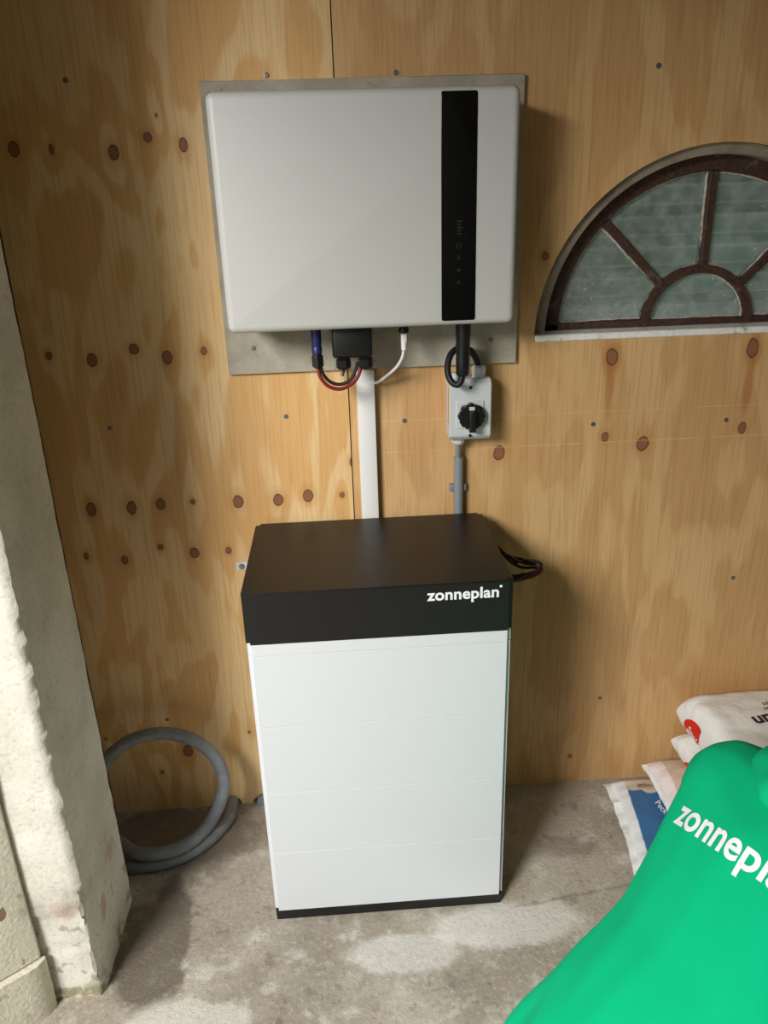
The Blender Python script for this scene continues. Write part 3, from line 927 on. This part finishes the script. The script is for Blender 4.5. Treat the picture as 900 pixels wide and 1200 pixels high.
for a, b in (((594, 651, -0.066), (607, 660, -0.076)), ((599, 680, -0.136), (615, 673, -0.126)), ((612, 657, -0.075), (628, 660, -0.088))):
    A, B = H(*a), H(*b)
    latheo('connector', [(0.0050, 0), (0.0062, 0.002), (0.0062, (B - A).length - 0.002), (0.0048, (B - A).length)], A, (B - A), M_PLAS, hb, 8, False)

# ------------------------------------------------------------------ hose
hr = 0.0150
notch = Vector((n1.x, 0.0, 0.0))
hose = [(n1.x + 0.004, 0.055, hr), (n1.x, 0.01, hr), at_z(268, 958, hr), at_z(249, 981, hr), at_z(222, 1000, hr), at_z(188, 1012, hr), at_z(150, 1015, hr),
        Vector((-0.600, -0.170, hr + 0.01)), Vector((-0.622, -0.150, 0.085)), at(117, 905, -0.115), at(140, 876, -0.095), at(166, 863, -0.085), at(196, 859.5, -0.08), at(226, 867, -0.085), at(250, 885, -0.095),
        at(262, 912, -0.11), at(258, 940, -0.125)]
hose += [at_z(243, 968, 0.052), at_z(220, 989, 0.047), at_z(190, 1000, 0.045), at_z(160, 1000, 0.044), at_z(138, 986, 0.044), Vector((-0.585, -0.15, 0.044))]
bm = bmesh.new()
tube(bm, cr([Vector(q) for q in hose], 10), hr, 16)
tag(fin(bm, 'hose', M_HOSE, None, True), 'grey flexible pipe coiled on the floor behind the pier', 'hose')
bm = bmesh.new()
e0 = Vector((n2.x + 0.010, 0, 0))
tube(bm, cr([Vector((e0.x, 0.06, hr)), Vector((e0.x, 0.02, hr)), Vector((e0.x + 0.004, -0.012, hr))], 4), hr, 14)
tag(fin(bm, 'pipe_end', M_HOSE, None, True), 'short grey pipe end poking through the notch beside battery', 'pipe')

# ------------------------------------------------------------------ sacks
def sack_mat(name, fn):
    t = NT(name)
    fn(t)
    g = t.noise(t.obj(), 26, 4, 0.6)
    t.bump(g, 0.35, 0.012)
    return t.m
def m_white(t):
    t.base(t.mix(t.noise(t.obj(), 9, 3), srgb(246, 246, 243), srgb(236, 236, 232)), 0.38, 0, 0.45)
def m_tan(t):
    x, y, z = t.sep(t.obj())
    c = t.mix(t.mr(x, -0.224, -0.220), srgb(240, 230, 228), srgb(214, 190, 170))
    t.base(c, 0.42, 0, 0.4)
def m_blue(t):
    x, y, z = t.sep(t.obj())
    P = t.obj()
    w = t.math('MULTIPLY', t.math('SUBTRACT', t.noise(P, 13, 4), 0.5), 0.08)
    c = t.mix(t.noise(P, 10, 3), srgb(42, 98, 146), srgb(58, 116, 166))
    far = t.mr(t.math('ADD', t.math('ADD', y, w), t.math('MULTIPLY', x, 0.26)), 0.078, 0.086)
    fur = t.mix(t.mr(t.noise(P, 30, 4), 0.52, 0.62), srgb(214, 204, 188), srgb(120, 96, 78))
    c = t.mix(far, c, t.mix(t.mr(y, 0.13, 0.17), srgb(222, 214, 200), fur))
    c = t.mix(t.mr(x, -0.256, -0.252), srgb(234, 236, 238), c)
    t.base(c, 0.4, 0, 0.45)
MS_W, MS_T, MS_B = sack_mat('white_sack_film', m_white), sack_mat('tan_sack_film', m_tan), sack_mat('blue_sack_film', m_blue)

def sack(name, loc, L, Wd, Tk, rz, mat, label, seed, seal=0.03, tilt=0.0, plump=0.45, tx=0.0):
    root = tag(empty(name, loc), label, 'sack', 'sacks stacked against the back wall')
    R = Matrix.Translation(Vector(loc)) @ Matrix.Rotation(rz, 4, 'Z') @ Matrix.Rotation(tilt, 4, 'Y') @ Matrix.Rotation(tx, 4, 'X')
    nu, nv = 56, 40
    def surf(u, v, top):
        x = u * L / 2; y = v * Wd / 2
        e = max(0.0, 1 - abs(u) ** (5 if seal else 14)) ** plump * max(0.0, 1 - abs(v) ** (6 if seal else 10)) ** plump
        p = Vector((x, y, seed))
        wr = 0.006 * noise.noise(Vector((x * 9, y * 16, seed))) + 0.0035 * noise.noise(Vector((x * 26, y * 45, seed + 4)))
        endw = (abs(u) ** 4) * 0.007 * noise.noise(Vector((x * 12, y * 60, seed + 9)))
        fr_ = 0.38 if seal else 0.5
        h = Tk * ((1 - fr_) if top else -fr_) * e + (wr * e + endw if top else wr * 0.3 * e + endw)
        pull = 1 - 0.05 * (1 - abs(v) ** 2) * abs(u) ** 6
        return Vector((x * pull, y * (1 - 0.04 * abs(u) ** 6), Tk * fr_ + h))
    bm = bmesh.new()
    G = {}
    for top in (True, False):
        for i in range(nu + 1):
            for j in range(nv + 1):
                bd_ = i in (0, nu) or j in (0, nv)
                if bd_ and not top:
                    G[(i, j, False)] = G[(i, j, True)]
                    continue
                # denser towards the rim
                u = math.sin((i / nu - 0.5) * math.pi); v = math.sin((j / nv - 0.5) * math.pi)
                G[(i, j, top)] = bm.verts.new(surf(u, v, top))
    for top in (True, False):
        for i in range(nu):
            for j in range(nv):
                q = [G[(i, j, top)], G[(i + 1, j, top)], G[(i + 1, j + 1, top)], G[(i, j + 1, top)]]
                bm.faces.new(q if top else q[::-1])
    me = bpy.data.meshes.new('film')
    bmesh.ops.recalc_face_normals(bm, faces=bm.faces)
    bm.to_mesh(me); bm.free()
    o = bpy.data.objects.new('film', me); COL.objects.link(o); me.materials.append(mat)
    for p_ in me.polygons: p_.use_smooth = True
    o.parent = root
    o.matrix_parent_inverse = Matrix()
    o.matrix_basis = Matrix.Translation(-Vector(loc)) @ R
    # welded end seams
    for s in (-1, 1):
        bm = bmesh.new()
        A = []
        for j in range(31):
            v = -1 + 2 * j / 30
            y = v * Wd / 2 * 0.96
            z0 = surf(s * 1.0, v, True).z
            dx = seal * (1 + 0.12 * noise.noise(Vector((y * 20, seed, s))))
            z1 = z0 + 0.008 * noise.noise(Vector((y * 24, seed + 2, s))) - 0.004
            x0 = s * L / 2 * (1 - 0.05 * (1 - v * v)) - s * 0.004
            A.append([bm.verts.new(R @ Vector(c)) for c in ((x0, y, z0 + 0.001), (x0 + s * dx, y, z1 + 0.001), (x0 + s * dx, y, z1 - 0.001), (x0, y, z0 - 0.001))])
        for P_, Q_ in zip(A, A[1:]):
            for k_ in range(4):
                bm.faces.new((P_[k_], P_[(k_ + 1) % 4], Q_[(k_ + 1) % 4], Q_[k_]))
        bm.faces.new(A[0]); bm.faces.new(A[-1][::-1])
        fin(bm, 'end_seam', MS_W, root, True)
    bw = bmesh.new(); bw.from_mesh(me); bw.transform(R)
    bvh = BVHTree.FromBMesh(bw); bw.free()
    return root, R, bvh

s1, R1, V1 = sack('blue_sack', (0.912, -0.262, 0.001), 0.575, 0.40, 0.046, math.radians(-7), MS_B, 'blue and white printed sack lying flat on the floor', 1.3, 0.02)
s2, R2, V2 = sack('tan_sack', (0.985, -0.230, 0.053), 0.52, 0.36, 0.052, math.radians(-4), MS_T, 'tan sack with pale end band between blue and white sacks', 5.1, 0.012)
s3, R3, V3 = sack('white_sack', (1.068, -0.235, 0.112), 0.56, 0.38, 0.064, math.radians(-3), MS_W, 'white sack with red drop logo, under the topmost sack', 8.7, 0.0, 0, 0.42)
s4, R4, V4 = sack('white_sack', (1.085, -0.222, 0.184), 0.565, 0.38, 0.112, math.radians(1), MS_W, 'white sack with red drop logo and black lettering, topmost of stack', 12.2, 0.0, 0, 0.42)

M_REDP = plain('red_print', srgb(222, 28, 24), 0.4, var=0.03)
M_BLKP = plain('black_print', srgb(26, 26, 28), 0.45, var=0.0)
def drop_mesh(r):
    bm = bmesh.new()
    pts = [(r * math.cos(math.radians(a)), r * math.sin(math.radians(a))) for a in range(-20, 201, 10)] + [(-r * 0.62, -r * 0.75), (0.0, -r * 2.0), (r * 0.62, -r * 0.75)]
    vs = [bm.verts.new((x, y, 0)) for x, y in pts]
    bm.faces.new(vs)
    me = bpy.data.meshes.new('drop'); bm.to_mesh(me); bm.free()
    return me
def print_on(name, me, o_px, x_px, y_px, V, mat, parent, lift=0.0015, label=None, sub=1, flip=False):
    """lay a print on a sack where the photograph shows it: flat shape -> photo pixel -> point on the sack"""
    bm = bmesh.new()
    bm.from_mesh(me)
    bmesh.ops.triangulate(bm, faces=bm.faces)
    for _ in range(sub):
        bmesh.ops.subdivide_edges(bm, edges=list(bm.edges), cuts=1)
        bmesh.ops.triangulate(bm, faces=bm.faces)
    dead = []
    for v in bm.verts:
        px = o_px[0] + v.co.x * x_px[0] + v.co.y * y_px[0]
        py = o_px[1] + v.co.x * x_px[1] + v.co.y * y_px[1]
        d = (CR * ((px - 450) / FPX) - CU * ((py - 600) / FPX) + CF).normalized()
        h = V.ray_cast(CAM, d, 4.0)
        if h[0] is None:
            dead.append(v)
        else:
            v.co = h[0] + h[1] * (lift if h[1].dot(d) < 0 else -lift)
    bmesh.ops.delete(bm, geom=dead, context='VERTS')
    me2 = bpy.data.meshes.new(name)
    bm.to_mesh(me2); bm.free()
    o = link(name, me2, mat, parent)
    if label: o['label'] = label
    return o
DR = drop_mesh(1.0)
print_on('logo_drop', DR, (812, 853), (9.5, 2.5), (-3.2, -10.0), V4, M_REDP, s4, 0.0012, 'red drop logo', 3)
print_on('logo_text', text_mesh('Smol', 1.0, 0.01), (805.5, 853.5), (4.6, 8.2), (6.0, -4.2), V4, M_TXT, s4, 0.0025)
print_on('logo_drop', DR, (809, 902), (9.5, 2.5), (-3.0, -8.5), V3, M_REDP, s3, 0.0012, 'red drop logo', 3)
print_on('print_text', text_mesh('un', 1.0, 0.03), (886, 848.5), (23, -4.5), (-15, -16), V4, M_BLKP, s4)
print_on('print_text', text_mesh('un', 1.0, 0.01), (894, 827), (9, -1.7), (-4, -6.5), V4, M_BLKP, s4)
print_on('print_text', text_mesh('un', 1.0, 0.01), (895.5, 832.5), (9, -1.7), (-4, -6.5), V4, M_BLKP, s4)
print_on('print_text', text_mesh('Peck', 1.0, 0.01), (767, 941), (6.0, 7.2), (7.5, -5.0), V1, M_TXT, s1)

# ------------------------------------------------------------------ crouching person in the green sweatshirt
VT = Vector((0.6018267, -0.7262047, -0.3323121))
VN = Vector((-0.3945152, -0.6321265, 0.6669137))
PHI = math.radians(40)
PT = VT * math.cos(PHI) + VN * math.sin(PHI)            # towards the right shoulder
PN = VN * math.cos(PHI) - VT * math.sin(PHI)            # out of the back
PB = Vector((0.6943791, 0.2702643, 0.6669294))          # up the spine
P0 = Vector((0.5602116, -0.7425495, 0.5029826))         # middle of the lettering
def bp(t, b, n):
    return P0 + PT * t + PB * b + PN * n
FR = Matrix((PT, PB, PN)).transposed()
person = tag(empty('person', (0.45, -0.80, 0)), 'person in green hooded sweatshirt with white lettering, crouching by the sacks', 'person')

def ball(c, r, frame=None, sub=2):
    if not isinstance(r, (tuple, list)):
        r = (r, r, r)
    fr_ = frame if frame is not None else FR
    b_ = bmesh.new()
    bmesh.ops.create_icosphere(b_, subdivisions=sub, radius=1.0)
    out = [Vector(c) + fr_ @ Vector((v.co.x * r[0], v.co.y * r[1], v.co.z * r[2])) for v in b_.verts]
    b_.free()
    return out

def hulls(name, groups, voxel, mat, parent, smooth_it=8, disp=None):
    bm = bmesh.new()
    for g in groups:
        vs = [bm.verts.new(p) for b_ in g for p in b_]
        r = bmesh.ops.convex_hull(bm, input=vs)
        dead = [v for v in vs if v.is_valid and not v.link_faces]
        bmesh.ops.delete(bm, geom=dead, context='VERTS')
    bmesh.ops.recalc_face_normals(bm, faces=bm.faces)
    me = bpy.data.meshes.new(name)
    bm.to_mesh(me); bm.free()
    o = bpy.data.objects.new(name, me); COL.objects.link(o)
    md = o.modifiers.new('r', 'REMESH'); md.mode = 'VOXEL'; md.voxel_size = voxel
    if smooth_it:
        ms = o.modifiers.new('s', 'SMOOTH'); ms.factor = 0.5; ms.iterations = smooth_it
    dg = bpy.context.evaluated_depsgraph_get()
    m2 = bpy.data.meshes.new_from_object(o.evaluated_get(dg))
    bpy.data.objects.remove(o)
    if disp:
        nr = [v.normal.copy() for v in m2.vertices]
        for v, n_ in zip(m2.vertices, nr):
            v.co = v.co + n_ * disp(v.co)
    m2.materials.clear()
    return link(name, m2, mat, parent, True)

# joints
shL, shR = bp(-0.155, 0.07, -0.135), bp(0.165, 0.07, -0.135)
elL, elR = shL + Vector((0.09, 0.005, -0.20)), shR + Vector((0.10, 0.0, -0.22))
wrL, wrR = Vector((elL.x + 0.15, elL.y - 0.01, 0.10)), Vector((elR.x + 0.15, elR.y + 0.03, 0.11))
neck = bp(0.0, 0.185, -0.135)
head = neck + Vector((0.135, 0.045, 0.095))
pel = bp(0.0, -0.36, -0.13)
hipL, hipR = pel + Vector((0.0, 0.085, -0.01)), pel + Vector((0.02, -0.085, -0.01))
knL, knR = Vector((0.68, -0.66, 0.078)), Vector((0.72, -0.96, 0.078))
anL, anR = Vector((0.45, -0.70, 0.055)), Vector((0.45, -0.98, 0.055))
toL, toR = anL + Vector((-0.12, -0.02, -0.012)), anR + Vector((-0.12, -0.02, -0.012))
ID = Matrix.Identity(3)

def folds(co):
    l = co - P0
    t_, b_, n_ = l.dot(PT), l.dot(PB), l.dot(PN)
    k = 0.003 * noise.noise(Vector((t_ * 7, b_ * 5, n_ * 6)))
    k += 0.0045 * noise.noise(Vector((t_ * 16 + b_ * 10, b_ * 5 - t_ * 4, n_ * 8 + 3)))
    low = min(1.0, max(0.0, (-b_ - 0.22) / 0.12))
    k += low * 0.007 * noise.noise(Vector((t_ * 24, b_ * 4, n_ * 20 + 7)))
    return k
hoodie = hulls('sweatshirt', [
    [ball(bp(-0.158, 0.088, -0.118), (0.092, 0.094, 0.092)), ball(bp(0.155, 0.085, -0.118), (0.090, 0.092, 0.090)), ball(bp(0.0, 0.03, -0.118), (0.21, 0.15, 0.115))],
    [ball(bp(0.0, 0.03, -0.118), (0.236, 0.13, 0.118)), ball(bp(0.012, -0.18, -0.126), (0.196, 0.09, 0.118))],
    [ball(bp(0.012, -0.18, -0.126), (0.196, 0.09, 0.118)), ball(bp(0.008, -0.27, -0.126), (0.190, 0.08, 0.118)), ball(bp(0.0, -0.475, -0.122), (0.200, 0.070, 0.128))],
    [ball(shL, 0.070, ID), ball(elL, 0.056, ID)], [ball(elL, 0.056, ID), ball(wrL, 0.042, ID)],
    [ball(shR, 0.074, ID), ball(elR, 0.058, ID)], [ball(elR, 0.058, ID), ball(wrR, 0.042, ID)],
    [ball(neck, 0.066, ID), ball(bp(0.0, 0.06, -0.11), 0.10)],
], 0.0075, M_GREEN, person, 12, folds)
# folded hood lying on the upper back
hA, hB, hC, hD, hE = bp(-0.092, 0.205, -0.115), bp(-0.075, 0.155, -0.045), bp(0.0, 0.125, -0.010), bp(0.07, 0.155, -0.045), bp(0.09, 0.205, -0.115)
hood = hulls('hood', [
    [ball(hA, 0.030), ball(hB, (0.036, 0.034, 0.030))], [ball(hB, (0.036, 0.034, 0.030)), ball(hC, (0.036, 0.040, 0.026))],
    [ball(hC, (0.036, 0.040, 0.026)), ball(hD, (0.036, 0.034, 0.030))], [ball(hD, (0.036, 0.034, 0.030)), ball(hE, 0.030)],
    [ball(bp(-0.03, 0.170, -0.060), 0.03), ball(bp(0.03, 0.170, -0.060), 0.03), ball(bp(0.0, 0.14, -0.04), 0.03)],
], 0.0065, M_GREEN, person, 6, lambda c: 0.006 * noise.noise(c * 20))
bw = bmesh.new(); bw.from_mesh(hoodie.data)
VH = BVHTree.FromBMesh(bw); bw.free()
tm = text_mesh('zonneplan', 0.1, 0.0022, 0.0, 1.02)
w = max(v.co.x for v in tm.vertices)
TW = 0.280
for v in tm.vertices: v.co = Vector(((v.co.x / w - 0.5) * TW, (v.co.y - 0.027) * TW / w, 0))
decal('lettering', tm, bp(-0.008, 0.008, 0.0), PT + PB * 0.10, PB - PT * 0.10, M_TXT, person, VH, 0.0016, 3, 'white lettering across the back')
# hem band
# trousers
hulls('trousers', [
    [ball(pel, (0.150, 0.10, 0.115)), ball(hipL, 0.10, ID), ball(hipR, 0.10, ID)],
    [ball(hipL, 0.098, ID), ball(knL, 0.070, ID)], [ball(hipR, 0.098, ID), ball(knR, 0.070, ID)],
    [ball(knL, 0.068, ID), ball(anL, 0.050, ID)], [ball(knR, 0.068, ID), ball(anR, 0.050, ID)],
], 0.010, M_TROUS, person, 8, lambda c: 0.003 * noise.noise(c * 14))
for a_, t_ in ((anL, toL), (anR, toR)):
    hulls('shoe', [[ball(a_ + Vector((0.02, 0.02, -0.008)), (0.042, 0.042, 0.045), ID), ball(t_, (0.042, 0.042, 0.038), ID)]], 0.008, M_SHOE, person, 4)

# one continuous skin mesh: head, neck, trunk core, arms and hands with five fingers
def hand(wr, fwd, side, upv, s):
    g = []
    fwd = fwd.normalized(); side = (side - fwd * side.dot(fwd)).normalized(); upv = side.cross(fwd).normalized()
    if upv.z < 0: upv = -upv
    pc = wr + fwd * 0.055
    for k_ in (-0.030, -0.010, 0.010, 0.030):
        g.append([ball(wr + side * k_ * 0.55, 0.014, ID, 1), ball(wr + fwd * 0.09 + side * k_, 0.012, ID, 1)])
    g.append([ball(wr, 0.020, ID, 1), ball(wr + fwd * 0.085 + side * 0.022, 0.012, ID, 1), ball(wr + fwd * 0.085 - side * 0.022, 0.012, ID, 1)])
    for k_, L_ in zip((-0.031, -0.0105, 0.0105, 0.031), (0.062, 0.076, 0.072, 0.055)):
        a_ = wr + fwd * 0.088 + side * k_
        b_ = a_ + fwd * L_ * 0.5 - upv * 0.008
        c_ = b_ + fwd * L_ * 0.42 - upv * 0.026
        g.append([ball(a_, 0.0092, ID, 1), ball(b_, 0.0086, ID, 1)])
        g.append([ball(b_, 0.0086, ID, 1), ball(c_, 0.0074, ID, 1)])
    th0 = wr + fwd * 0.025 - side * 0.020 * s
    th1 = wr + fwd * 0.060 - side * 0.052 * s - upv * 0.008
    th2 = wr + fwd * 0.090 - side * 0.060 * s - upv * 0.018
    g.append([ball(th0, 0.015, ID, 1), ball(th1, 0.0105, ID, 1)])
    g.append([ball(th1, 0.0105, ID, 1), ball(th2, 0.0085, ID, 1)])
    return g
gz = Vector((0.86, 0.12, -0.48)).normalized()          # where the head looks
hs = gz.cross(Vector((0, 0, 1))).normalized(); hu = hs.cross(gz).normalized()
HM = Matrix((hs, gz, hu)).transposed()
def hp(a, b, c): return head + HM @ Vector((a, b, c))
groups = [
    [ball(head + hu * 0.02 - gz * 0.012, (0.076, 0.094, 0.090), HM, 3)],
    [ball(hp(0, 0.028, -0.02), (0.062, 0.060, 0.070), HM, 2), ball(hp(0, 0.055, -0.088), (0.034, 0.028, 0.020), HM, 2)],
    [ball(hp(0, 0.085, 0.0), 0.009, HM, 1), ball(hp(0, 0.106, -0.032), 0.012, HM, 1), ball(hp(0.012, 0.090, -0.034), 0.008, HM, 1), ball(hp(-0.012, 0.090, -0.034), 0.008, HM, 1)],
    [ball(hp(-0.018, 0.083, -0.062), 0.007, HM, 1), ball(hp(0.018, 0.083, -0.062), 0.007, HM, 1), ball(hp(0, 0.090, -0.062), 0.008, HM, 1)],
    [ball(hp(0.076, -0.008, -0.012), (0.008, 0.017, 0.030), HM, 2)], [ball(hp(-0.076, -0.008, -0.012), (0.008, 0.017, 0.030), HM, 2)],
    [ball(neck, 0.052, ID), ball(hp(0, -0.025, -0.045), 0.050, HM)],
    [ball(neck, 0.05, ID), ball(bp(0.0, 0.0, -0.12), 0.075)], [ball(bp(0.0, 0.0, -0.12), 0.075), ball(pel, 0.08)],
    [ball(bp(0, 0.04, -0.12), 0.05), ball(shL, 0.045, ID)], [ball(bp(0, 0.04, -0.12), 0.05), ball(shR, 0.045, ID)],
    [ball(shL, 0.044, ID), ball(elL, 0.038, ID)], [ball(elL, 0.036, ID), ball(wrL, 0.025, ID)],
    [ball(shR, 0.044, ID), ball(elR, 0.038, ID)], [ball(elR, 0.036, ID), ball(wrR, 0.025, ID)],
]
fL, fR = (wrL - elL).normalized(), (wrR - elR).normalized()
hwL, hwR = wrL + fL * 0.03, wrR + fR * 0.03
groups += [[ball(wrL, 0.025, ID), ball(hwL, 0.021, ID)], [ball(wrR, 0.025, ID), ball(hwR, 0.021, ID)]]
groups += hand(hwL, fL, Vector((0.05, -1, 0)), None, -1) + hand(hwR, fR, Vector((-0.15, -1, 0)), None, 1)
body = hulls('body', groups, 0.0055, M_SKIN, person, 3)
M_EYE = plain('eye', srgb(240, 238, 232), 0.2, var=0.0)
M_IRIS = plain('iris', srgb(60, 44, 32), 0.2, var=0.0)
for s in (-1, 1):
    bm = bmesh.new()
    bmesh.ops.create_icosphere(bm, subdivisions=2, radius=0.0115)
    for v in bm.verts: v.co = hp(s * 0.030, 0.0665, 0.004) + v.co
    e = fin(bm, 'eye', M_EYE, person, True)
    bm = bmesh.new()
    bmesh.ops.create_icosphere(bm, subdivisions=2, radius=0.006)
    for v in bm.verts: v.co = hp(s * 0.030, 0.0735, 0.003) + v.co
    fin(bm, 'iris', M_IRIS, e, True)
hulls('hair', [
    [ball(hp(0, -0.022, 0.040), (0.084, 0.092, 0.080), HM, 3)],
    [ball(hp(0, -0.058, -0.008), (0.068, 0.052, 0.052), HM, 2)],
    [ball(hp(0, 0.050, 0.085), (0.055, 0.030, 0.024), HM, 2), ball(hp(0, -0.02, 0.06), (0.07, 0.06, 0.06), HM, 2)],
], 0.006, M_HAIR, person, 4, lambda c: 0.005 * noise.noise(c * 60))
